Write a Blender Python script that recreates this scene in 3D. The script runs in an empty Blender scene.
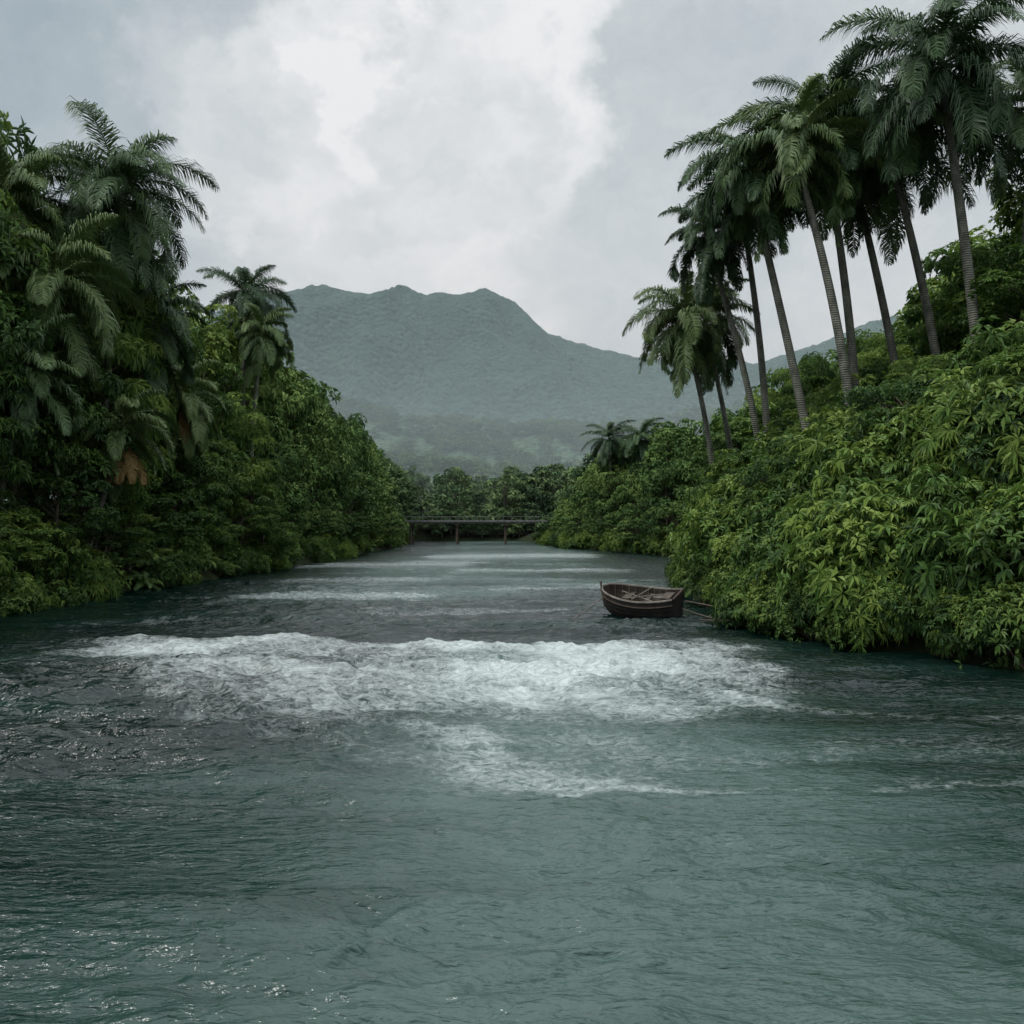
import bpy, math, random
import numpy as np
from mathutils import Vector
random.seed(7); rng=np.random.default_rng(7)
scene=bpy.context.scene
COL=scene.collection

# ---------------------------------------------------------------- helpers
_T=np.random.default_rng(3).random((256,256))
def vn(x,y,o=0):
    x=np.asarray(x,float)+o*17.31; y=np.asarray(y,float)+o*9.77
    xi=np.floor(x).astype(int); yi=np.floor(y).astype(int)
    fx=x-xi; fy=y-yi
    fx=fx*fx*fx*(fx*(fx*6-15)+10); fy=fy*fy*fy*(fy*(fy*6-15)+10)
    a=_T[xi&255,yi&255]; b=_T[(xi+1)&255,yi&255]; c=_T[xi&255,(yi+1)&255]; d=_T[(xi+1)&255,(yi+1)&255]
    return (a*(1-fx)+b*fx)*(1-fy)+(c*(1-fx)+d*fx)*fy
def fbm(x,y,oct=5,o=0,g=0.5):
    s=0;a=1;t=0
    for i in range(oct):
        s=s+a*vn(x*2.03**i,y*2.03**i,o+i*3); t+=a; a*=g
    return s/t
def sstep(a,b,x):
    t=np.clip((x-a)/(b-a),0,1); return t*t*(3-2*t)
def nrm(v):
    return v/np.maximum(np.linalg.norm(v,axis=-1,keepdims=True),1e-9)

class MB:
    def __init__(s): s.v=[];s.n=0;s.f=[]
    def add(s,verts,faces,mat=0,var=None):
        verts=np.asarray(verts,float).reshape(-1,3); faces=np.asarray(faces,int)
        if var is None: var=np.full(len(faces),0.5)
        s.v.append(verts); s.f.append((faces+s.n,mat,np.broadcast_to(np.asarray(var,float),(len(faces),)))); s.n+=len(verts)
    def mesh(s,name,mats,smooth=()):
        me=bpy.data.meshes.new(name)
        V=np.concatenate(s.v); me.vertices.add(len(V)); me.vertices.foreach_set('co',V.astype(np.float32).ravel())
        fs=[q for q in s.f if len(q[0])]
        loops=np.concatenate([f.ravel() for f,_,_ in fs]); cnt=np.concatenate([np.full(len(f),f.shape[1]) for f,_,_ in fs])
        mi=np.concatenate([np.full(len(f),m) for f,m,_ in fs]); va=np.concatenate([v for _,_,v in fs])
        me.loops.add(len(loops)); me.loops.foreach_set('vertex_index',loops.astype(np.int32))
        me.polygons.add(len(cnt)); st=np.concatenate([[0],np.cumsum(cnt)[:-1]])
        me.polygons.foreach_set('loop_start',st.astype(np.int32)); me.polygons.foreach_set('loop_total',cnt.astype(np.int32))
        me.polygons.foreach_set('material_index',mi.astype(np.int32))
        sm=np.isin(mi,list(smooth)) if smooth else np.zeros(len(mi),bool)
        me.polygons.foreach_set('use_smooth',sm)
        at=me.attributes.new('var','FLOAT','FACE'); at.data.foreach_set('value',va.astype(np.float32))
        for m in mats: me.materials.append(m)
        me.update(calc_edges=True)
        return me
def obj(name,data,loc=(0,0,0),rot=(0,0,0),sc=(1,1,1),parent=None):
    o=bpy.data.objects.new(name,data); o.location=loc; o.rotation_euler=rot; o.scale=sc
    if parent: o.parent=parent
    COL.objects.link(o); return o
def tube(mb,path,rad,sides=8,mat=0,var=0.5,cap=True):
    path=np.asarray(path,float); n=len(path); rad=np.broadcast_to(rad,(n,))
    tan=nrm(np.gradient(path,axis=0))
    ref=np.array([0,0,1.]) if abs(tan[0][2])<0.8 else np.array([1.,0,0])
    a=nrm(np.cross(tan,ref)); b=np.cross(tan,a)
    th=np.linspace(0,2*math.pi,sides,endpoint=False)
    V=path[:,None]+rad[:,None,None]*(a[:,None]*np.cos(th)[None,:,None]+b[:,None]*np.sin(th)[None,:,None])
    F=[]
    for i in range(n-1):
        for j in range(sides):
            k=(j+1)%sides
            F.append((i*sides+j,i*sides+k,(i+1)*sides+k,(i+1)*sides+j))
    mb.add(V,F,mat,var)
def box(mb,c,s,mat=0,var=0.5,R=None):
    c=np.array(c,float); h=np.array(s,float)/2
    V=np.array([[x,y,z] for x in(-1,1) for y in(-1,1) for z in(-1,1)])*h
    if R is not None: V=V@np.array(R).T
    mb.add(V+c,[(0,1,3,2),(4,6,7,5),(0,4,5,1),(2,3,7,6),(0,2,6,4),(1,5,7,3)],mat,var)
def grid(mb,X,Y,Z,mat=0):
    ny,nx=X.shape
    idx=np.arange(nx*ny).reshape(ny,nx)
    F=np.stack([idx[:-1,:-1],idx[:-1,1:],idx[1:,1:],idx[1:,:-1]],-1).reshape(-1,4)
    mb.add(np.stack([X,Y,Z],-1).reshape(-1,3),F,mat)

def leaves(mb,P,D,N,L,W,mat,var):
    """folded kite leaves with a drooping tip"""
    n=len(P); D=nrm(D); S=nrm(np.cross(D,N)); U=np.cross(S,D)
    L=np.broadcast_to(L,(n,))[:,None]; W=np.broadcast_to(W,(n,))[:,None]
    mid=P+D*L*0.45
    l=mid+S*W*0.5+U*W*0.18; r=mid-S*W*0.5+U*W*0.18
    tip=P+D*L-U*L*0.12+np.array([0,0,-1])*L*0.12
    V=np.stack([P,l,tip,r],1).reshape(-1,3)
    b=np.arange(n)[:,None]*4
    F=np.concatenate([b+np.array([0,2,1]),b+np.array([0,3,2])])
    mb.add(V,F,mat,np.concatenate([var,var]))
def rosettes(mb,C,O,k,L,W,mat,var,droop=0.35,spread=1.0):
    n=len(C); C=np.repeat(C,k,0); O=nrm(np.repeat(O,k,0)); var=np.repeat(var,k)+rng.normal(0,0.12,n*k)
    r=rng.normal(size=(n*k,3)); r=nrm(r-O*np.sum(r*O,1,keepdims=True))
    D=O*(0.25+0.5*rng.random((n*k,1)))+r*spread+np.array([0,0,-1])*droop*(0.4+rng.random((n*k,1)))
    N=O+np.array([0,0,0.8])+rng.normal(0,0.25,(n*k,3))
    leaves(mb,C+r*0.03,D,N,L*(0.7+0.6*rng.random(n*k)),W*(0.75+0.5*rng.random(n*k)),mat,var)
def sph(n,zmin=-1.0):
    z=rng.uniform(zmin,1,n); a=rng.uniform(0,2*math.pi,n); r=np.sqrt(1-z*z)
    return np.stack([r*np.cos(a),r*np.sin(a),z],1)

# ---------------------------------------------------------------- materials
def newmat(name):
    m=bpy.data.materials.new(name); m.use_nodes=True; nt=m.node_tree
    nt.nodes.clear(); return m,nt
def nd(nt,t,**k):
    n=nt.nodes.new(t)
    for a,b in k.items(): setattr(n,a,b)
    return n
def ramp(nt,stops,src=None):
    r=nd(nt,'ShaderNodeValToRGB'); e=r.color_ramp.elements
    while len(e)<len(stops): e.new(0.5)
    for i,(p,c) in enumerate(stops):
        e[i].position=p; e[i].color=(*c,1) if len(c)==3 else c
    if src is not None: nt.links.new(src,r.inputs[0])
    return r
def leafmat(name,dark,mid,light,trans=0.25,rough=0.5,spec=0.3):
    m,nt=newmat(name); L=nt.links.new
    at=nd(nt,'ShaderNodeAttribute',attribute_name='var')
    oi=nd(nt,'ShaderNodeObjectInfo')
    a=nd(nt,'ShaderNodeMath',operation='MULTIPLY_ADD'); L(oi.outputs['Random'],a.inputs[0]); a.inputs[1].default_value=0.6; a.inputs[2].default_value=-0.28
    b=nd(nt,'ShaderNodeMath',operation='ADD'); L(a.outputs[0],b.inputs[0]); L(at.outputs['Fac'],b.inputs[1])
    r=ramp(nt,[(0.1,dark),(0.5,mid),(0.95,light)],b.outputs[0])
    p=nd(nt,'ShaderNodeBsdfPrincipled'); L(r.outputs[0],p.inputs['Base Color']); p.inputs['Roughness'].default_value=rough
    p.inputs['Specular IOR Level'].default_value=spec
    sh=p
    if trans:
        t=nd(nt,'ShaderNodeBsdfTranslucent'); L(r.outputs[0],t.inputs['Color'])
        mx=nd(nt,'ShaderNodeMixShader'); mx.inputs[0].default_value=trans
        L(p.outputs[0],mx.inputs[1]); L(t.outputs[0],mx.inputs[2]); sh=mx
    o=nd(nt,'ShaderNodeOutputMaterial'); L(sh.outputs[0],o.inputs[0]); return m
M_leaf=leafmat('broad_leaf',(0.034,0.076,0.018),(0.098,0.185,0.038),(0.22,0.30,0.06))
M_shrub=leafmat('shrub_leaf',(0.032,0.075,0.02),(0.095,0.175,0.038),(0.23,0.31,0.07),0.28)
M_palm=leafmat('palm_frond',(0.028,0.06,0.026),(0.06,0.112,0.042),(0.13,0.185,0.06),0.12,0.5,0.25)
M_dead=leafmat('dry_frond',(0.07,0.05,0.025),(0.19,0.13,0.05),(0.3,0.22,0.10),0.1,0.7,0.1)
M_leafm=leafmat('hazed_river_leaf',(0.045,0.09,0.03),(0.10,0.175,0.052),(0.19,0.27,0.08),0,0.7,0.1)  # slightly greyed leaf colours, distance haze painted in
M_leaff=leafmat('hazed_valley_leaf',(0.06,0.105,0.05),(0.11,0.17,0.075),(0.18,0.25,0.105),0,0.8,0.05)  # greyer, lifted leaf colours: valley haze put into the colour
def barkmat(name,c1,c2,ring=0.0):
    m,nt=newmat(name); L=nt.links.new
    geo=nd(nt,'ShaderNodeNewGeometry')
    nz=nd(nt,'ShaderNodeTexNoise'); nz.inputs['Scale'].default_value=2.2; nz.inputs['Detail'].default_value=4
    mp=nd(nt,'ShaderNodeMapping'); mp.inputs['Scale'].default_value=(1,1,0.5); L(geo.outputs['Position'],mp.inputs[0]); L(mp.outputs[0],nz.inputs['Vector'])
    r=ramp(nt,[(0.3,c1),(0.7,c2)],nz.outputs['Fac'])
    p=nd(nt,'ShaderNodeBsdfPrincipled'); p.inputs['Roughness'].default_value=0.85
    col=r.outputs[0]
    bp=nd(nt,'ShaderNodeBump'); bp.inputs['Strength'].default_value=0.6; bp.inputs['Distance'].default_value=0.06
    if ring:
        w=nd(nt,'ShaderNodeTexWave',wave_type='BANDS',bands_direction='Z'); w.inputs['Scale'].default_value=ring; w.inputs['Distortion'].default_value=1.5
        L(geo.outputs['Position'],w.inputs['Vector'])
        mx=nd(nt,'ShaderNodeMixRGB',blend_type='MULTIPLY'); mx.inputs[0].default_value=0.18
        L(col,mx.inputs[1]); L(w.outputs['Color'],mx.inputs[2]); col=mx.outputs[0]
        L(w.outputs['Fac'],bp.inputs['Height'])
    else: L(nz.outputs['Fac'],bp.inputs['Height'])
    L(col,p.inputs['Base Color']); L(bp.outputs[0],p.inputs['Normal'])
    o=nd(nt,'ShaderNodeOutputMaterial'); L(p.outputs[0],o.inputs[0]); return m
M_bark=barkmat('bark',(0.035,0.028,0.02),(0.12,0.10,0.075))
M_ptrunk=barkmat('palm_trunk',(0.06,0.065,0.048),(0.20,0.20,0.165),2.3)
M_wood=barkmat('weathered_wood',(0.03,0.024,0.018),(0.10,0.075,0.055))
M_woodl=barkmat('worn_wood_trim',(0.07,0.062,0.05),(0.21,0.185,0.155))
M_wooddk=barkmat('boat_tar_hull',(0.010,0.009,0.008),(0.045,0.04,0.034))
M_red=barkmat('faded_red_paint',(0.04,0.028,0.022),(0.10,0.065,0.05))
M_conc=barkmat('concrete',(0.10,0.105,0.10),(0.22,0.22,0.21))

def groundmat(name,c1,c2,c3,sc,bump=0.5,dist=0.3,vs=1.6):
    m,nt=newmat(name); L=nt.links.new
    geo=nd(nt,'ShaderNodeNewGeometry')
    n1=nd(nt,'ShaderNodeTexNoise'); n1.inputs['Scale'].default_value=sc; n1.inputs['Detail'].default_value=8; n1.inputs['Roughness'].default_value=0.75
    L(geo.outputs['Position'],n1.inputs['Vector'])
    r=ramp(nt,[(0.3,c1),(0.5,c2),(0.72,c3)],n1.outputs['Fac'])
    v=nd(nt,'ShaderNodeTexVoronoi'); v.inputs['Scale'].default_value=sc*vs; L(geo.outputs['Position'],v.inputs['Vector'])
    bp=nd(nt,'ShaderNodeBump'); bp.inputs['Strength'].default_value=bump; bp.inputs['Distance'].default_value=dist; bp.invert=True
    L(v.outputs['Distance'],bp.inputs['Height'])
    p=nd(nt,'ShaderNodeBsdfPrincipled'); p.inputs['Roughness'].default_value=0.95; p.inputs['Specular IOR Level'].default_value=0.1
    L(r.outputs[0],p.inputs['Base Color']); L(bp.outputs[0],p.inputs['Normal'])
    o=nd(nt,'ShaderNodeOutputMaterial'); L(p.outputs[0],o.inputs[0]); return m
M_soil=groundmat('bank_soil',(0.010,0.010,0.006),(0.016,0.022,0.009),(0.028,0.04,0.014),0.8)
M_mtn=groundmat('mountain_forest',(0.012,0.030,0.028),(0.026,0.055,0.045),(0.050,0.088,0.066),0.035,1.0,8,3.2)
M_hill=groundmat('hill_forest',(0.03,0.055,0.035),(0.055,0.095,0.055),(0.09,0.135,0.07),0.08,1.0,5,2.0)

# ---------------------------------------------------------------- river layout
LY=[-60,30,50,62,94,130,160,195,215,240,300]; LX=[-36,-30,-28,-27,-25.5,-24,-23,-25,-26,-27,-30]
RY=[-60,5,20,30,35,41,50,60,66,80,100,128,150,173,195,215,240,300]; RX=[52,36,25,18,14.6,11.6,11.2,11.6,12.6,16,22,25,18,10,8.5,6,0,-8]
def xl(y): return np.interp(y,LY,LX)+0.8*(vn(np.asarray(y)*0.21,0,5)-0.5)*2
def xr(y): return np.interp(y,RY,RX)+0.6*(vn(np.asarray(y)*0.25,3,6)-0.5)*2
def land(x,y):
    tl=xl(y)-x; tr=x-xr(y)
    return np.maximum(np.maximum(tl,tr),y-238), tr>tl
def ground_h(x,y):
    x=np.asarray(x,float); y=np.asarray(y,float)
    t,right=land(x,y)
    ampR=np.interp(y,[0,75,105,300],[12.5,12.5,5,4])
    tp=np.maximum(t,0)
    h=np.where(right,ampR*(1-np.exp(-tp/9)),5.5*(1-np.exp(-tp/6)))
    h=h+sstep(1,12,tp)*2.6*(fbm(x*0.09,y*0.09,4)-0.5)*2
    return np.where(t<0,-2.2*np.clip(-t/3,0,1),h+0.12)
s=np.linspace(-1,1,361)
gx=np.sign(s)*(110*np.abs(s)+3400*np.abs(s)**6)
s2=np.linspace(0,1,420); gy=-70+360*s2+4500*s2**6
X,Y=np.meshgrid(gx,gy)
mb=MB(); grid(mb,X,Y,ground_h(X,Y)); obj('ground',mb.mesh('ground',[M_soil],(0,)))

# ---------------------------------------------------------------- water
wy=np.concatenate([np.arange(-30,4,1.0),np.arange(4,24,0.05),np.arange(24,46,0.085),np.arange(46,80,0.18),np.arange(80,262,0.5)])
wx=np.arange(-44,46,0.12)
X,Y=np.meshgrid(wx,wy)
wxw=X+3.0*(fbm(X*0.16,Y*0.22,4,11)-0.5)*2; wyw=Y+2.6*(fbm(X*0.14,Y*0.25,5,15)-0.5)*2
low=np.interp(wxw,[-19,-14,-8,-3,1,6,10,13],[35,30.5,26,22.5,21.5,24.5,31,35])
main=sstep(38.2,35.0,wyw)*sstep(-4.5,7,wyw-low)*sstep(-20,-10,wxw)*sstep(11.5,5.5,wxw)
crest=np.exp(-((wyw-35.4)/1.6)**2)*sstep(-21,-12,wxw)*sstep(12,6,wxw)
patch=fbm(X*0.25+Y*0.05,Y*0.36,6,21,0.6)
foam=main*(0.36+0.66*sstep(0.34,0.66,patch))+0.30*crest
foam+=0.42*np.exp(-((wyw-28.0)/4.2)**2-((wxw+0.5)/5.5)**2)
def streak(pts,w,a):
    xs=[p[0] for p in pts]; ys=[p[1] for p in pts]
    return a*np.exp(-((wyw-np.interp(wxw,xs,ys))/w)**2)*sstep(xs[0]-2.5,xs[0]+1.2,wxw)*sstep(xs[-1]+3,xs[-1]-1.5,wxw)
foam+=streak([(-2.6,21.2),(-0.8,18.8),(1.2,18.2),(3.6,17.8)],1.5,0.46)
foam+=streak([(1.0,17.4),(4,17.0),(10,17.2)],0.6,0.34)
foam+=streak([(5.5,26),(8,23.5),(14,21)],0.9,0.30)+streak([(-12,29),(-8,24),(-4,20)],1.2,0.22)
foam+=streak([(4,14.6),(7,13.6)],0.35,0.25)+streak([(2,20.5),(7,19.5),(12,19)],0.7,0.28)
foam+=streak([(-19,60),(-5,61)],2.6,0.66)+streak([(-20,76),(-6,78)],4,0.5)+streak([(-23,104),(-4,108)],8,0.65)+streak([(-2,66),(7,70)],3,0.45)+streak([(-12,130),(12,135)],14,0.6)+streak([(-6,92),(12,94)],5,0.5)+streak([(-8,50),(4,52)],1.6,0.4)
foam=np.clip(foam,0,1.15)
def ridged(x,y,o,oct=3,g=0.5): return 1-np.abs(2*fbm(x,y,oct,o,g)-1)*2
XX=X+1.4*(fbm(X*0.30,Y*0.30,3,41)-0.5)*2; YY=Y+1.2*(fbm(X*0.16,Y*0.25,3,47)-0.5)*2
refl_bands=fbm(XX*0.06,YY*0.42,5,35,0.6)
aer_reflect=sstep(41,33,Y)*np.exp(-((X-1.4-0.03*(30-Y))/(3.2+0.13*np.clip(36-Y,0,40)))**2)*(0.5+0.9*fbm(X*0.12,Y*0.12,4,31))
aer_reflect=aer_reflect+sstep(44,75,Y)*1.1*np.exp(-((X+5-0.02*Y)/(14))**4)*(0.5+0.8*sstep(0.35,0.6,fbm(X*0.05,Y*0.09,4,37)))  # far midstream paler: sky reflection painted into the water colour
aer_reflect=np.clip(aer_reflect+0.9*(refl_bands-0.5)+0.02,0,1)  # stretched bands paint dark tree reflections into the same mask
calm=0.15+1.7*sstep(0.3,0.7,fbm(X*0.06,Y*0.14,3,44))
Z=0.26*(fbm(XX*0.16,YY*0.50,3,51)-0.5)*2+0.12*calm*(ridged(XX*0.34,YY*1.15,61,2)-0.4)+0.050*calm*(ridged(XX*0.95,YY*2.9,71,2)-0.4)+0.020*(ridged(XX*2.4,YY*6.0,77,2)-0.4)
near=sstep(90,50,Y)
Z=Z*(0.40+0.60*near)
f1=np.clip(foam,0,1)
Z+=crest*0.24*(0.4+1.0*fbm(X*0.45,Y*0.3,3,81))+f1*near*(0.22*(ridged(XX*0.5,YY*0.8,85,5)-0.35)+0.16*(fbm(X*2.8,Y*2.8,3,91)-0.5))
mb=MB(); grid(mb,X,Y,Z)
m,nt=newmat('river_water'); L=nt.links.new
af=nd(nt,'ShaderNodeAttribute',attribute_name='foam'); aa=nd(nt,'ShaderNodeAttribute',attribute_name='aer_reflect')
geo=nd(nt,'ShaderNodeNewGeometry')
def mapn(sc,scale,detail,rough=0.6,dist=0.0):
    mp=nd(nt,'ShaderNodeMapping'); mp.inputs['Scale'].default_value=sc; L(geo.outputs['Position'],mp.inputs[0])
    n=nd(nt,'ShaderNodeTexNoise'); n.inputs['Scale'].default_value=scale; n.inputs['Detail'].default_value=detail; n.inputs['Roughness'].default_value=rough; n.inputs['Distortion'].default_value=dist
    L(mp.outputs[0],n.inputs['Vector']); return n
n1=mapn((1,3.0,1),1.5,2.5,0.5,0.3); n2=mapn((1,2.8,1),5.5,2.5,0.55,0.2)
b1=nd(nt,'ShaderNodeBump'); b1.inputs['Strength'].default_value=1; b1.inputs['Distance'].default_value=0.15; L(n1.outputs['Fac'],b1.inputs['Height'])
b2=nd(nt,'ShaderNodeBump'); b2.inputs['Strength'].default_value=1; b2.inputs['Distance'].default_value=0.05; L(n2.outputs['Fac'],b2.inputs['Height']); L(b1.outputs[0],b2.inputs['Normal'])
f=mapn((1,1.5,1),3.2,8,0.8,0.8)
s1=nd(nt,'ShaderNodeMath',operation='MULTIPLY_ADD'); L(f.outputs['Fac'],s1.inputs[0]); s1.inputs[1].default_value=3.2; s1.inputs[2].default_value=-2.1
s2_=nd(nt,'ShaderNodeMath',operation='ADD'); L(s1.outputs[0],s2_.inputs[0]); L(af.outputs['Fac'],s2_.inputs[1])
fm=nd(nt,'ShaderNodeMapRange',interpolation_type='LINEAR'); L(s2_.outputs[0],fm.inputs[0]); fm.inputs[1].default_value=-0.3; fm.inputs[2].default_value=1.15; fm.inputs[4].default_value=0.95
g=nd(nt,'ShaderNodeMath',operation='MULTIPLY'); L(fm.outputs[0],g.inputs[0])
gm=nd(nt,'ShaderNodeMapRange'); L(af.outputs['Fac'],gm.inputs[0]); gm.inputs[1].default_value=0.02; gm.inputs[2].default_value=0.5
L(gm.outputs[0],g.inputs[1])
base=ramp(nt,[(0,(0.002,0.010,0.0075)),(0.45,(0.013,0.034,0.027)),(1,(0.052,0.088,0.077))],aa.outputs['Fac'])  # aerated teal near the foam, plus painted sky and tree reflections
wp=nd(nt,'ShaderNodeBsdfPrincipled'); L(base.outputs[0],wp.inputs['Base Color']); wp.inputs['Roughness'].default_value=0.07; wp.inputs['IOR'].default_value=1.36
L(b2.outputs[0],wp.inputs['Normal'])
fp=nd(nt,'ShaderNodeBsdfPrincipled'); fp.inputs['Base Color'].default_value=(0.58,0.64,0.62,1); fp.inputs['Roughness'].default_value=0.6; L(b2.outputs[0],fp.inputs['Normal'])
mx=nd(nt,'ShaderNodeMixShader'); L(g.outputs[0],mx.inputs[0]); L(wp.outputs[0],mx.inputs[1]); L(fp.outputs[0],mx.inputs[2])
o=nd(nt,'ShaderNodeOutputMaterial'); L(mx.outputs[0],o.inputs[0])
me=mb.mesh('river_water',[m],(0,))
for nme,arr in(('foam',foam),('aer_reflect',aer_reflect)):
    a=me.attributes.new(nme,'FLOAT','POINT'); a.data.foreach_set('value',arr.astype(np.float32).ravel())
obj('river_water',me)

# ---------------------------------------------------------------- palms
def frond(mb,o,az,e0,Ln,droop,mat,var,npair=64,lw=0.075,curl=0.85):
    n=npair; s=np.linspace(0,1,n)
    e=e0-droop*s**1.15
    hd=np.array([math.cos(az),math.sin(az),0]); sd=np.array([-math.sin(az),math.cos(az),0])
    az2=rng.normal(0,0.15)
    T=hd[None]*np.cos(e)[:,None]+np.array([0,0,1.])*np.sin(e)[:,None]+sd[None]*(az2*s)[:,None]
    T=nrm(T); P=o+np.cumsum(T,0)*Ln/n
    tube(mb,P[::6],np.linspace(0.06,0.012,len(P[::6])),4,mat,var+0.15)
    side=nrm(np.cross(T,np.array([0,0,1.])+hd*0.001)); 
    up=np.cross(side,T)
    ll=Ln*0.21*np.sin(np.clip(s*0.84+0.14,0,1)*math.pi)**0.6*(0.8+0.4*rng.random(n))
    ok=s>0.1
    for sg in(-1,1):
        for lay in(0,1):
            jit=rng.normal(0,0.16,(n,3))
            D=nrm(side*sg*0.9+T*(0.5+0.35*s[:,None])+up*(0.15-0.4*lay)+jit)
            D2=nrm(D*0.5+np.array([0,0,-1.])*curl*(0.6+0.8*rng.random((n,1)))+T*0.25)
            l=(ll*(0.55 if lay else 0.58))[:,None]
            w=lw*(0.8+0.4*rng.random((n,1)))
            W=nrm(np.cross(D,up)+T*0.6)*w*0.5
            a=P-W; b=P+W; m1=P+D*l; c=m1+W; d=m1-W; tip=m1+D2*l*1.0
            V=np.stack([a,b,c,d,tip],1)[ok]; k=len(V); i=np.arange(k)[:,None]*5
            vv=var+rng.normal(0,0.08,k)
            n0=mb.n
            mb.add(V.reshape(-1,3),i+np.array([0,1,2,3]),mat,vv)
            mb.f.append((i+np.array([3,2,4])+n0,mat,vv))
def palm(base,top,Ln,nf=26,r=0.34,dead=3,skirt=0,var0=0.5):
    base=np.array(base,float); top=np.array(top,float)
    bz=float(ground_h(base[0],base[1]))-0.4; base[2]=min(bz,top[2]-3)
    mb=MB(); n=22; s=np.linspace(0,1,n)[:,None]
    bend=rng.normal(0,0.35,2)*np.sin(s*math.pi)
    P=base+(top-base)*np.concatenate([s**1.35,s**1.35,s],1)
    P[:,:2]+=bend
    H=top[2]-base[2]
    rad=r*0.82*(1.0+0.45*np.exp(-s[:,0]*H/1.2)-0.35*s[:,0]+0.08*np.sin(s[:,0]*3.1))
    tube(mb,P-top,rad,10,0)
    tube(mb,np.array([[0,0,-0.3],[0,0,0.4],[0,0,1.1],[0,0,1.6]]),[r*0.6,r*0.7,r*0.5,r*0.15],8,1,0.45)
    c=np.array([0,0,0.9])
    for i in range(nf):
        u=(i+0.5)/nf
        az=i*2.39996+rng.normal(0,0.25)
        e0=math.radians(80-112*u**0.85)+rng.normal(0,0.1)
        dr=math.radians(88+30*u+rng.uniform(-18,22))*(1.0 if u<0.75 else 0.6)
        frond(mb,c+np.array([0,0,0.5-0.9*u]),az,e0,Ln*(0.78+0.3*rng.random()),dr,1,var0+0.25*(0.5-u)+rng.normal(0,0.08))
    for i in range(dead):
        frond(mb,c-np.array([0,0,1.0]),rng.uniform(0,6.28),math.radians(-45),Ln*0.7,math.radians(40),2,0.3,40,curl=1.2)
    for i in range(skirt):
        frond(mb,c-np.array([0,0,0.9+rng.random()*1.5]),rng.uniform(0,6.28),math.radians(-40),Ln*0.85,math.radians(48),1,var0-0.1,44,curl=1.2)
    me=mb.mesh('palm_tree',[M_ptrunk,M_palm,M_dead],(0,))
    return obj('palm_tree',me,top)
PALMS=[ # base xy, top xyz, frond length
((27.3,52,0),(25.0,52,30.6),7.6,36,.38,0,5),
((27.6,57,0),(24.0,57,28.6),6.8,28,.35,0,4),
((26.4,60,0),(22.6,60,29.2),6.2,26,.34,0,3),
((22.4,58,0),(20.2,58,29.6),6.6,30,.35,0,3),
((20.6,54,0),(17.2,54,26.6),6.0,28,.35,0,3),
((19.0,56,0),(14.9,56,26.2),5.6,28,.34,0,4),
((18.3,64,0),(16.4,64,27.4),5.4,24,.32,0,3),
((17.6,62,0),(13.6,62,24.0),4.4,24,.29,0,3),
((15.9,70,0),(13.5,70,19.8),5.4,30,.28,0,4),
((18.6,74,0),(16.0,74,20.6),5.4,30,.28,0,4),
((33.5,57,0),(33.2,57,30.6),6.6,26,.35,0,3),
((18.5,165,0),(17.8,165,19.0),6.4,26,.34,0,5),
((24.5,162,0),(23.2,162,19),6.0,26,.34,0,5),
((-29.8,64,0),(-28.2,64,27.4),8.2,36,.42,0,12),
((-29.8,100,0),(-29.6,100,29.0),6.4,28,.35,0,4),
((-27.8,96,0),(-26.8,96,24.2),5.0,24,.32,0,4),
((-33.5,58,0),(-32.6,58,24.5),6.6,28,.36,0,7,.65),
((-30.0,56,0),(-28.4,56,19.0),6.0,26,.3,1,8,.7),
((-30.6,53,0),(-28.6,53,12.6),4.6,24,.28,1,6,.7),
((-29.2,61,0),(-26.4,61,10.5),4.6,18,.26,14,2,.6),
((-30.5,69,0),(-27.8,69,19.5),5.6,24,.3,0,8,.7),
((-29.5,75,0),(-27.4,75,14.5),4.6,22,.3,3,7,.7),
]
for p in PALMS: palm(*p)

# ---------------------------------------------------------------- broadleaf trees and shrubs
def make_tree(seed,H=15.0,rx=4.2,rz=6.2,nc=34,lf=0.42,mat=None,long=False,dens=28,k=8):
    global rng
    rng=np.random.default_rng(seed); mb=MB()
    lean=rng.normal(0,0.6,2)
    zc=H-rz
    s=np.linspace(0,1,8)[:,None]
    P=np.concatenate([s*lean[0],s*lean[1],s*(H-2)],1)+np.sin(s*5+seed)*0.15
    tube(mb,P,np.linspace(0.34,0.07,8),7,0)
    d=sph(nc,-0.9); sc=np.array([rx,rx,rz])*(0.62+0.42*rng.random((nc,1)))
    C=d*sc+np.array([lean[0],lean[1],zc])
    for i in range(nc):
        zz=max(1.5,C[i][2]-2.5); a=np.array([lean[0]*zz/H,lean[1]*zz/H,zz])
        m=(a+C[i])/2+np.array([0,0,0.3]); tube(mb,[a,m,C[i]],[0.09,0.06,0.02],4,0)
        r=rng.uniform(0.9,1.75)
        nr=int(dens*r)
        o=sph(nr,-0.55); lump=0.75+0.35*rng.random((nr,1))
        Cc=C[i]+o*np.array([r,r,r*0.72])*lump
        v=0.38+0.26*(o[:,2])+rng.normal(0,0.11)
        O=o+np.array([0,0,0.35])
        if long: rosettes(mb,Cc,O,k,lf*1.7,lf*0.30,1,v,0.9)
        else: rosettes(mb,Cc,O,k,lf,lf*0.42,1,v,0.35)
    return mb.mesh('tree_mesh',[M_bark,mat or M_leaf],(0,))
HS=[15,16,14,15,13]
trees=[make_tree(11),make_tree(12,16,4.6,6.5,36),make_tree(13,14,3.8,6.0,32,0.46),make_tree(14,15,4.2,6.8,34,0.40,M_shrub,True),make_tree(15,13,5.0,4.2,32,0.36,M_shrub)]
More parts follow.
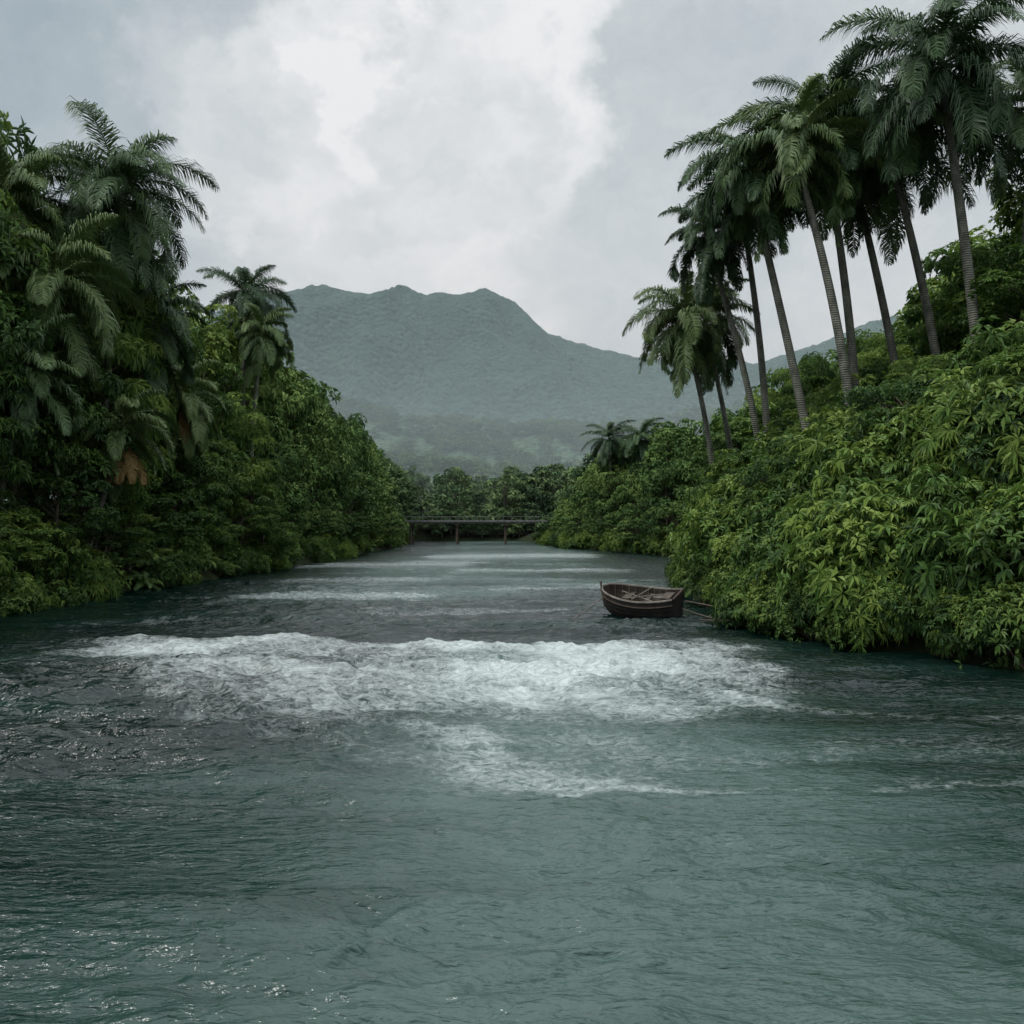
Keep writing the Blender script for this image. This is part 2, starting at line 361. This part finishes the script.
def lod(mat,base,lf,dens,nc):
    return [make_tree(base+i,HS[i],[4.2,4.6,3.8,4.2,5.0][i],[6.2,6.5,6,6.8,4.2][i],nc,lf,mat,False,dens,6) for i in range(5)]
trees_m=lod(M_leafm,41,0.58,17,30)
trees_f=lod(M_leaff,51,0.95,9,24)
def make_shrub(seed,r,nr,k,lf,wr,droop,zs=0.85,mat=None):
    global rng
    rng=np.random.default_rng(seed); mb=MB()
    nb=9; bc=sph(nb,0.0)*np.array([r*0.62,r*0.62,r*0.55*zs]); br=rng.uniform(0.3,0.6,nb)*r
    for i in range(nb):
        tube(mb,[[0,0,-0.6],bc[i]*0.5+[0,0,-0.1],bc[i]],[0.05,0.04,0.02],4,0)
        n=nr//nb; o=sph(n,-0.6)
        Cc=bc[i]+o*br[i]*np.array([1,1,zs])*(0.7+0.4*rng.random((n,1)))
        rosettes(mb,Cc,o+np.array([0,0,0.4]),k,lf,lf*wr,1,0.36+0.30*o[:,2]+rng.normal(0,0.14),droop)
    return mb.mesh('shrub_mesh',[M_bark,mat or M_shrub],(0,))
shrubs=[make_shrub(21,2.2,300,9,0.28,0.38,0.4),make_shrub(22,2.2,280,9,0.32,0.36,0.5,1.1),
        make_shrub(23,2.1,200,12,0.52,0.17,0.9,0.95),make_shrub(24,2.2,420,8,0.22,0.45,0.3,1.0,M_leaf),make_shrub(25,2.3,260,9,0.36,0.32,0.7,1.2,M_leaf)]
rng=np.random.default_rng(30); mb=MB()
for i in range(13): frond(mb,np.zeros(3),i*2.4,math.radians(75-50*i/13),2.4,math.radians(95),0,0.6+rng.normal(0,0.1),34,0.06,0.5)
fern=mb.mesh('fern_mesh',[M_shrub],())
rng=np.random.default_rng(99)

near_shrubs=bpy.data.objects.new('riverbank_shrubs',None); COL.objects.link(near_shrubs)
forest=bpy.data.objects.new('distant_rainforest',None); COL.objects.link(forest)
def put_tree(x,y,top,s=None,idx=None,gz=None):
    i=rng.integers(5) if idx is None else idx
    if gz is None: gz=float(ground_h(x,y))
    hgt=max(top-gz,3)
    sz=hgt/HS[i]; sxy=s if s else np.clip(sz,0.5,1.5)*rng.uniform(0.85,1.15)
    lib=trees if y<98 else trees_m if y<190 else trees_f
    obj('broadleaf_tree' if y<78 else 'tree_crown',lib[i],(x,y,gz-0.2),(rng.normal(0,0.04),rng.normal(0,0.04),rng.uniform(0,6.28)),(sxy,sxy,sz),None if y<78 else forest)
def put_shrub(x,y,z,s,idx=None,fernp=0.0):
    if rng.random()<fernp: me=fern
    else: me=shrubs[rng.integers(len(shrubs)) if idx is None else idx]
    obj('shrub',me,(x,y,z),(rng.normal(0,0.15),rng.normal(0,0.15),rng.uniform(0,6.28)),(s,s,s*rng.uniform(0.85,1.25)),near_shrubs)
# left bank
for (t0,hl,hh,sp,cap) in [(1.8,4.5,9,3.4,.6),(3.2,10,16,4.2,.8),(5.0,17,24,5.2,1.0),(8.0,24,31,6.0,1.2),(12.5,28,34,8,1.3)]:
    y=34+rng.random()*3
    while y<236:
        t=t0+rng.normal(0,0.8)
        h=rng.uniform(hl,hh)*np.interp(y,[50,75,110,150,210],[1.05,0.96,0.98,0.88,0.85])
        put_tree(float(xl(y))-t,y,h,cap*rng.uniform(0.8,1.25)); y+=sp*rng.uniform(0.7,1.3)*(1+max(0,y-100)/250)
for i in range(210):
    y=36+200*rng.random()**1.3; t=rng.uniform(-0.4,3.2)
    x=float(xl(y))-t; put_shrub(x,y,float(ground_h(x,y))+0.35+0.25*max(t,0),rng.uniform(0.6,1.1),None,0.15)
# right bank : shrub-covered bluff
n=0
while n<280:
    y=rng.uniform(44,112); t=rng.uniform(-0.1,25)
    if t>8 and rng.random()<0.5: continue
    x=float(xr(y))+t
    if x/y>0.72: continue
    z=float(ground_h(x,y))
    sc=rng.uniform(0.6,1.0) if t<1.5 else rng.uniform(0.7,1.9)
    if 43<y<54 and t<1.5: sc*=0.65
    put_shrub(x,y,z+0.5,sc,None,0.10); n+=1
n=0
while n<190:
    y=rng.uniform(25,46); t=rng.uniform(-0.5,18)*rng.random()**0.35
    x=float(xr(y))+t
    if x/y>0.75: continue
    put_shrub(x,y,float(ground_h(x,y))+0.6,rng.uniform(0.55,0.9) if t<1.2 else rng.uniform(0.6,1.5),None,0.12); n+=1
for i in range(64): # overhanging growth along the waterline
    y=26+19*(i+rng.random())/64; t=rng.uniform(-0.3,0.9); x=float(xr(y))+t
    put_shrub(x,y,float(ground_h(x,y))+rng.uniform(0.6,1.1),rng.uniform(0.5,0.85),None,0.18)
for i in range(44): # saplings standing out of the shrubs
    y=rng.uniform(34,70); t=rng.uniform(2.5,17); x=float(xr(y))+t
    if x/y>0.66: continue
    gz=float(ground_h(x,y)); put_tree(x,y,gz+rng.uniform(3.8,6.8),rng.uniform(0.4,0.62))
for (t0,hl,hh,sp,cap,ya,yb) in [(20,19,24,4.4,.9,38,76),(25,24,31,5,1.1,36,80),(32,28,36,7,1.3,36,84),(12,15.5,20,6,.7,62,84),(17,20,25,5,.9,72,96),
        (5,10.5,16,4.4,.8,80,205),(9,15,21,5,1.0,84,215),(14,19,25,6,1.2,88,225),(22,22,27,8,1.4,90,235),(2,5,9,3.8,.6,95,215)]:
    y=ya+rng.random()*2
    while y<yb:
        x=float(xr(y))+t0+rng.normal(0,0.8)
        put_tree(x,y,rng.uniform(hl,hh)*np.interp(y,[150,210],[1,.85]),cap*rng.uniform(0.85,1.2)); y+=sp*rng.uniform(0.7,1.3)
for i in range(90):
    y=rng.uniform(100,215); t=rng.uniform(-0.5,2.5); x=float(xr(y))+t
    put_shrub(x,y,float(ground_h(x,y))+0.4,rng.uniform(0.8,1.3))
# forest filling the valley beyond the bridge
for i in range(28):
    x=rng.uniform(-28,4); put_tree(x,rng.uniform(239,243),rng.uniform(5,10),0.7)
for i in range(210):
    y=243+250*rng.random()**1.2; x=rng.uniform(-0.20,0.20)*y
    gz=float(ground_h(x,y)); put_tree(x,y,gz+rng.uniform(10,18)+0.008*(y-240),rng.uniform(1.0,1.5))

# ---------------------------------------------------------------- hills and mountain
def range_h(X,Y,px,pz,yc,y0,y1,step,rough,seed):
    ridge=np.interp(X+18*(fbm(X*0.01,Y*0.01,3,seed)-0.5),px,pz)
    u=np.where(Y<yc,(Y-y0)/(yc-y0),(y1-Y)/(y1-yc)); u=np.clip(u,0,1)
    prof=np.sin(u*math.pi/2)**1.15
    Zz=ridge*prof
    spur=(1-np.abs(2*fbm(X*0.0045,Y*0.003,4,seed+4)-1)*1.6)
    return Zz*(1-rough*(1-u**2)*(0.9-spur))+min(step,5)*0.9*(fbm(X*0.09,Y*0.09,4,seed+8,0.7)-0.5)*2*np.minimum(1,u*4+0.1)-2
def range_mesh(name,px,pz,yc,x0,x1,y0,y1,step,mat,rough,seed):
    gx=np.arange(x0,x1,step); gy=np.arange(y0,y1,step); X,Y=np.meshgrid(gx,gy)
    Zz=range_h(X,Y,px,pz,yc,y0,y1,step,rough,seed)
    mb=MB(); grid(mb,X,Y,Zz); return obj(name,mb.mesh(name,[mat],(0,)))
range_mesh('mountain',[-900,-620,-480,-430,-350,-297,-244,-190,-146,-101,-48,-4,59,110,156,228,334,420,520,640,760,900],
                      [220,300,370,398,410,417,410,414,404,408,409,388,346,328,316,300,286,284,310,365,380,340],1600,-900,900,1000,2300,5,M_mtn,0.55,3)
HA=([-500,-300,-200,-100,0,100,200,300,500],[160,150,128,110,102,102,116,140,168],900,640,1150,3.5,0.4,13)
HB=([-300,-160,-80,-20,40,90,160,300],[58,54,48,40,38,46,60,74],640,520,760,2.5,0.3,23)
range_mesh('hill',HA[0],HA[1],900,-500,500,640,1150,3.5,M_hill,0.4,13)
range_mesh('hill',HB[0],HB[1],640,-300,300,520,760,2.5,M_hill,0.3,23)
for i in range(330):
    y=rng.uniform(525,700); x=rng.uniform(-0.20,0.24)*y
    gz=float(range_h(np.array(x),np.array(y),*HB)); put_tree(x,y,gz+rng.uniform(7,12),rng.uniform(1.1,1.7),gz=gz-4)
for i in range(420):
    y=rng.uniform(720,905); x=rng.uniform(-0.22,0.26)*y
    gz=float(range_h(np.array(x),np.array(y),*HA)); put_tree(x,y,gz+rng.uniform(6,11),rng.uniform(1.2,1.8),gz=gz-5)

# ---------------------------------------------------------------- mist (real scattering volume)
def mist(name,x0,x1,y0,y1,z0,z1,dens):
    mb=MB(); box(mb,((x0+x1)/2,(y0+y1)/2,(z0+z1)/2),(x1-x0,y1-y0,z1-z0))
    m,nt=newmat(name); v=nd(nt,'ShaderNodeVolumeScatter'); v.inputs['Color'].default_value=(0.78,0.96,1,1); v.inputs['Density'].default_value=dens; v.inputs['Anisotropy'].default_value=0.0
    o=nd(nt,'ShaderNodeOutputMaterial'); nt.links.new(v.outputs[0],o.inputs['Volume'])
    obj(name,mb.mesh(name,[m]))
mist('mist',-2500,2500,216,3000,-5,620,0.00017)
mist('valley_mist',-2400,2400,262,2900,-4,110,0.00050)

# ---------------------------------------------------------------- bridge
br=bpy.data.objects.new('bridge',None); COL.objects.link(br); br.location=(-6,206,0)
mb=MB(); box(mb,(0,0,5.0),(46,4.2,0.55)); box(mb,(0,-2.2,5.25),(46,0.3,0.35)); box(mb,(0,2.2,5.25),(46,0.3,0.35)); obj('deck',mb.mesh('deck',[M_conc]),parent=br)
mb=MB()
for x in(-17,-6.5,4.5,14): 
    for yy in(-1.4,1.4): tube(mb,[[x,yy,-2.5],[x,yy,4.5]],0.3,10)
    box(mb,(x,0,4.47),(1.0,4.0,0.5))
obj('piers',mb.mesh('piers',[M_wood]),parent=br)  # dark wood colour on the piers paints in the shade under the deck
mb=MB()
for x in np.arange(-22,22.1,2): box(mb,(x,-2.2,5.8),(0.10,0.10,0.75))
tube(mb,[[-22,-2.2,6.2],[22,-2.2,6.2]],0.05,6); obj('railing',mb.mesh('railing',[M_conc]),parent=br)

# ---------------------------------------------------------------- boat
boat=bpy.data.objects.new('wooden_boat',None); COL.objects.link(boat)
BL=4.6
st=np.linspace(0,1,25)
def hw(s):
    return 0.88*np.clip(0.72+0.9*s-0.62*s**2,0,1)*np.sqrt(np.clip(1-np.maximum(0,(s-0.45)/0.55)**2.3,0,1))+0.02
def sheer(s): return 0.78+0.26*(np.abs(s-0.42)/0.58)**2
def keel(s): return -0.28+0.45*np.maximum(0,(s-0.72)/0.28)**2
mb=MB(); nstr=6
prof_y=[0.0,0.42,0.66,0.82,0.92,0.98,1.0]; prof_z=[0.0,0.05,0.22,0.42,0.62,0.82,1.0]
for sg in(-1,1):
    for k in range(nstr):
        for (off,flip) in((0,0),(-0.045,1)):
            A=[];B=[]
            for s in st:
                w=hw(s); zk=keel(s); h=sheer(s)-zk; x=(s-0.5)*BL
                A.append((x,sg*(w*prof_y[k]+(0.035 if k else 0)+off),zk+h*prof_z[k]-0.02)); B.append((x,sg*(w*prof_y[k+1]+off),zk+h*prof_z[k+1]))
            V=np.array(A+B); n=len(st); F=[(i,i+1,n+i+1,n+i) for i in range(n-1)]
            mb.add(V,F,0 if not flip else 1)
s=0.0; w=hw(s); zk=keel(s); h=sheer(s)-zk
V=[( -BL/2,-w*py,zk+h*pz) for py,pz in zip(prof_y,prof_z)]+[( -BL/2,w*py,zk+h*pz) for py,pz in list(zip(prof_y,prof_z))[::-1][:-1]]
mb.add(V,[list(range(len(V)))],0)
obj('hull',mb.mesh('hull',[M_wooddk,M_wood]),parent=boat)
mb=MB()
for sg in(-1,1):
    p=[((s-0.5)*BL,sg*(hw(s)+0.01),sheer(s)+0.02) for s in st]; tube(mb,p,0.052,6)
    p=[((s-0.5)*BL,sg*(hw(s)+0.03),sheer(s)-0.22) for s in st]; tube(mb,p,0.03,6,1)
tube(mb,[(-BL/2-0.02,-hw(0),sheer(0)+.02),(-BL/2-.02,hw(0),sheer(0)+.02)],0.06,6,1)
tube(mb,[(BL/2,0,keel(1)-0.05),(BL/2+.08,0,0.6),(BL/2+.12,0,sheer(1)+0.22)],0.065,6)
obj('gunwale',mb.mesh('gunwale',[M_woodl,M_red]),parent=boat)
mb=MB()
for s in(0.16,0.42,0.68): box(mb,((s-0.5)*BL,0,0.55),(0.26,2*hw(s)-0.06,0.05))
for j in range(-3,4): box(mb,(-0.25,j*0.17,0.02),(3.0,0.14,0.03),1,R=[[1,0.01*j,0],[-0.01*j,1,0],[0,0,1]])
obj('thwarts',mb.mesh('thwarts',[M_wood,M_wooddk]),parent=boat)
mb=MB()
for s in np.linspace(0.06,0.9,11):
    for sg in(-1,1):
        w=hw(s)-0.07; zk=keel(s); h=sheer(s)-zk
        tube(mb,[((s-0.5)*BL,sg*w*py,zk+h*pz+0.03) for py,pz in zip(prof_y,prof_z)],0.025,4)
obj('ribs',mb.mesh('ribs',[M_woodl]),parent=boat)
mb=MB()
for (a,b,r) in [((-1.9,-0.5,0.8),(0.6,0.3,0.72),0.03),((-1.2,0.5,0.7),(1.3,-0.3,0.78),0.025),((-0.4,-.7,0.9),(0.1,.8,0.86),0.03)]:
    tube(mb,[a,b],r,5)
box(mb,(-1.75,0.1,0.75),(0.5,0.75,0.32),1); box(mb,(-1.0,-0.2,0.62),(0.5,0.35,0.2),0); box(mb,(0.7,0.15,0.64),(0.45,0.5,0.22),1)
obj('boards',mb.mesh('boards',[M_woodl,M_wood]),parent=boat)
boat.location=(6.9,48.0,0.2); boat.rotation_euler=(math.radians(-17),math.radians(-2),math.radians(149)); boat.scale=(0.92,1.2,1.25)
mb=MB()
tube(mb,[(5.2,49,1.1),(4.5,48.2,0.7),(3.8,47.4,0.3),(3.1,46.6,-0.1)],0.03,5)
obj('mooring_rope',mb.mesh('mooring_rope',[M_woodl]))
mb=MB()
for (a,b,c) in [((8.8,46.5,0.5),(9.8,45,0.25),(11.6,42.6,0.1)),((9.0,46.9,0.9),(10.4,45.5,0.7),(12.2,44,0.9)),((9.4,45.0,0.1),(10.8,43.2,0.25),(12.4,41,0.2)),((9.8,45.2,.2),(10.3,44.2,.8),(10.5,43.4,1.2))]:
    tube(mb,[a,b,c],[0.04,0.05,0.08],5)
obj('driftwood',mb.mesh('driftwood',[M_wood]))

# ---------------------------------------------------------------- sky
w=bpy.data.worlds.new('World'); scene.world=w; w.use_nodes=True; nt=w.node_tree; nt.nodes.clear(); L=nt.links.new
tc=nd(nt,'ShaderNodeTexCoord')
SUN_EL=52; SUN_AZ=-115
sk=nd(nt,'ShaderNodeTexSky',sky_type='NISHITA'); sk.sun_disc=False; sk.sun_elevation=math.radians(SUN_EL); sk.sun_rotation=math.radians(SUN_AZ)
bg1=nd(nt,'ShaderNodeBackground'); bg1.inputs[1].default_value=0.1; L(sk.outputs[0],bg1.inputs[0])
mp=nd(nt,'ShaderNodeMapping'); mp.inputs['Scale'].default_value=(1,1,1.25); L(tc.outputs['Generated'],mp.inputs[0])
nzw=nd(nt,'ShaderNodeTexNoise'); nzw.inputs['Scale'].default_value=6.0; nzw.inputs['Detail'].default_value=6; nzw.inputs['Roughness'].default_value=0.62; L(mp.outputs[0],nzw.inputs['Vector'])
wv=nd(nt,'ShaderNodeVectorMath',operation='SUBTRACT'); L(nzw.outputs['Color'],wv.inputs[0]); wv.inputs[1].default_value=(0.5,0.5,0.5)
ws=nd(nt,'ShaderNodeVectorMath',operation='SCALE'); L(wv.outputs[0],ws.inputs[0]); ws.inputs['Scale'].default_value=0.34
wa=nd(nt,'ShaderNodeVectorMath',operation='ADD'); L(tc.outputs['Generated'],wa.inputs[0]); L(ws.outputs[0],wa.inputs[1])
n1=nd(nt,'ShaderNodeTexNoise'); n1.inputs['Scale'].default_value=3.6; n1.inputs['Detail'].default_value=5; n1.inputs['Roughness'].default_value=0.58; L(wa.outputs[0],n1.inputs['Vector'])
val=nd(nt,'ShaderNodeMath',operation='MULTIPLY_ADD'); L(n1.outputs['Fac'],val.inputs[0]); val.inputs[1].default_value=0.95; val.inputs[2].default_value=0.08
cur=val.outputs[0]
def bank(d,rin,rout,amt):
    global cur
    v=Vector(d).normalized()
    ds=nd(nt,'ShaderNodeVectorMath',operation='DISTANCE'); L(wa.outputs[0],ds.inputs[0]); ds.inputs[1].default_value=v
    mr=nd(nt,'ShaderNodeMapRange',interpolation_type='SMOOTHSTEP'); L(ds.outputs['Value'],mr.inputs[0])
    mr.inputs[1].default_value=rin; mr.inputs[2].default_value=rout; mr.inputs[3].default_value=amt; mr.inputs[4].default_value=0
    ad=nd(nt,'ShaderNodeMath',operation='ADD'); L(cur,ad.inputs[0]); L(mr.outputs[0],ad.inputs[1]); cur=ad.outputs[0]
for b in [((-0.52,1,0.50),0.10,0.28,-0.20),((-0.31,1,0.60),0.0,0.09,-0.30),((-0.10,1,0.60),0.02,0.10,-0.12),
          ((-0.27,1,0.46),0.10,0.17,0.22),((-0.03,1,0.47),0.115,0.16,0.22),((-0.16,1,0.34),0.08,0.21,0.17),
          ((-0.23,1,0.42),0.03,0.09,-0.16),((-0.05,1,0.41),0.05,0.12,-0.26),((0.03,1,0.29),0.02,0.12,0.15),((0.05,1,0.36),0.03,0.12,-0.08),
          ((0.34,1,0.50),0.1,0.4,-0.03)]:
    bank(*b)
cr=ramp(nt,[(0.10,(0.28,0.36,0.42)),(0.36,(0.44,0.50,0.54)),(0.58,(0.62,0.665,0.69)),(0.9,(0.90,0.915,0.92))],cur)
sz=nd(nt,'ShaderNodeSeparateXYZ'); L(tc.outputs['Generated'],sz.inputs[0])
zr=nd(nt,'ShaderNodeMapRange',interpolation_type='SMOOTHSTEP'); L(sz.outputs['Z'],zr.inputs[0]); zr.inputs[1].default_value=0.48; zr.inputs[2].default_value=0.95; zr.inputs[3].default_value=1.0; zr.inputs[4].default_value=3.4
bg2=nd(nt,'ShaderNodeBackground'); L(cr.outputs[0],bg2.inputs[0]); L(zr.outputs[0],bg2.inputs[1])
mxs=nd(nt,'ShaderNodeMixShader'); mxs.inputs[0].default_value=0.95; L(bg1.outputs[0],mxs.inputs[1]); L(bg2.outputs[0],mxs.inputs[2])
o=nd(nt,'ShaderNodeOutputWorld'); L(mxs.outputs[0],o.inputs[0])

sl=bpy.data.lights.new('sun','SUN'); sl.energy=1.5; sl.angle=math.radians(14); sl.color=(1,0.97,0.92)
so=obj('sun',sl)
el=math.radians(SUN_EL); az=math.radians(SUN_AZ)
dirv=Vector((math.sin(az)*math.cos(el),math.cos(az)*math.cos(el),math.sin(el)))
so.rotation_euler=dirv.to_track_quat('Z','Y').to_euler(); so.location=(0,0,80)

cam=bpy.data.cameras.new('camera'); cam.lens=31.64; cam.sensor_width=36; cam.clip_end=8000; cam.clip_start=0.1
co=obj('camera',cam,(0,0,5),(math.radians(90.64),0,0)); scene.camera=co
scene.view_settings.view_transform='Standard'; scene.view_settings.look='None'; scene.view_settings.exposure=0
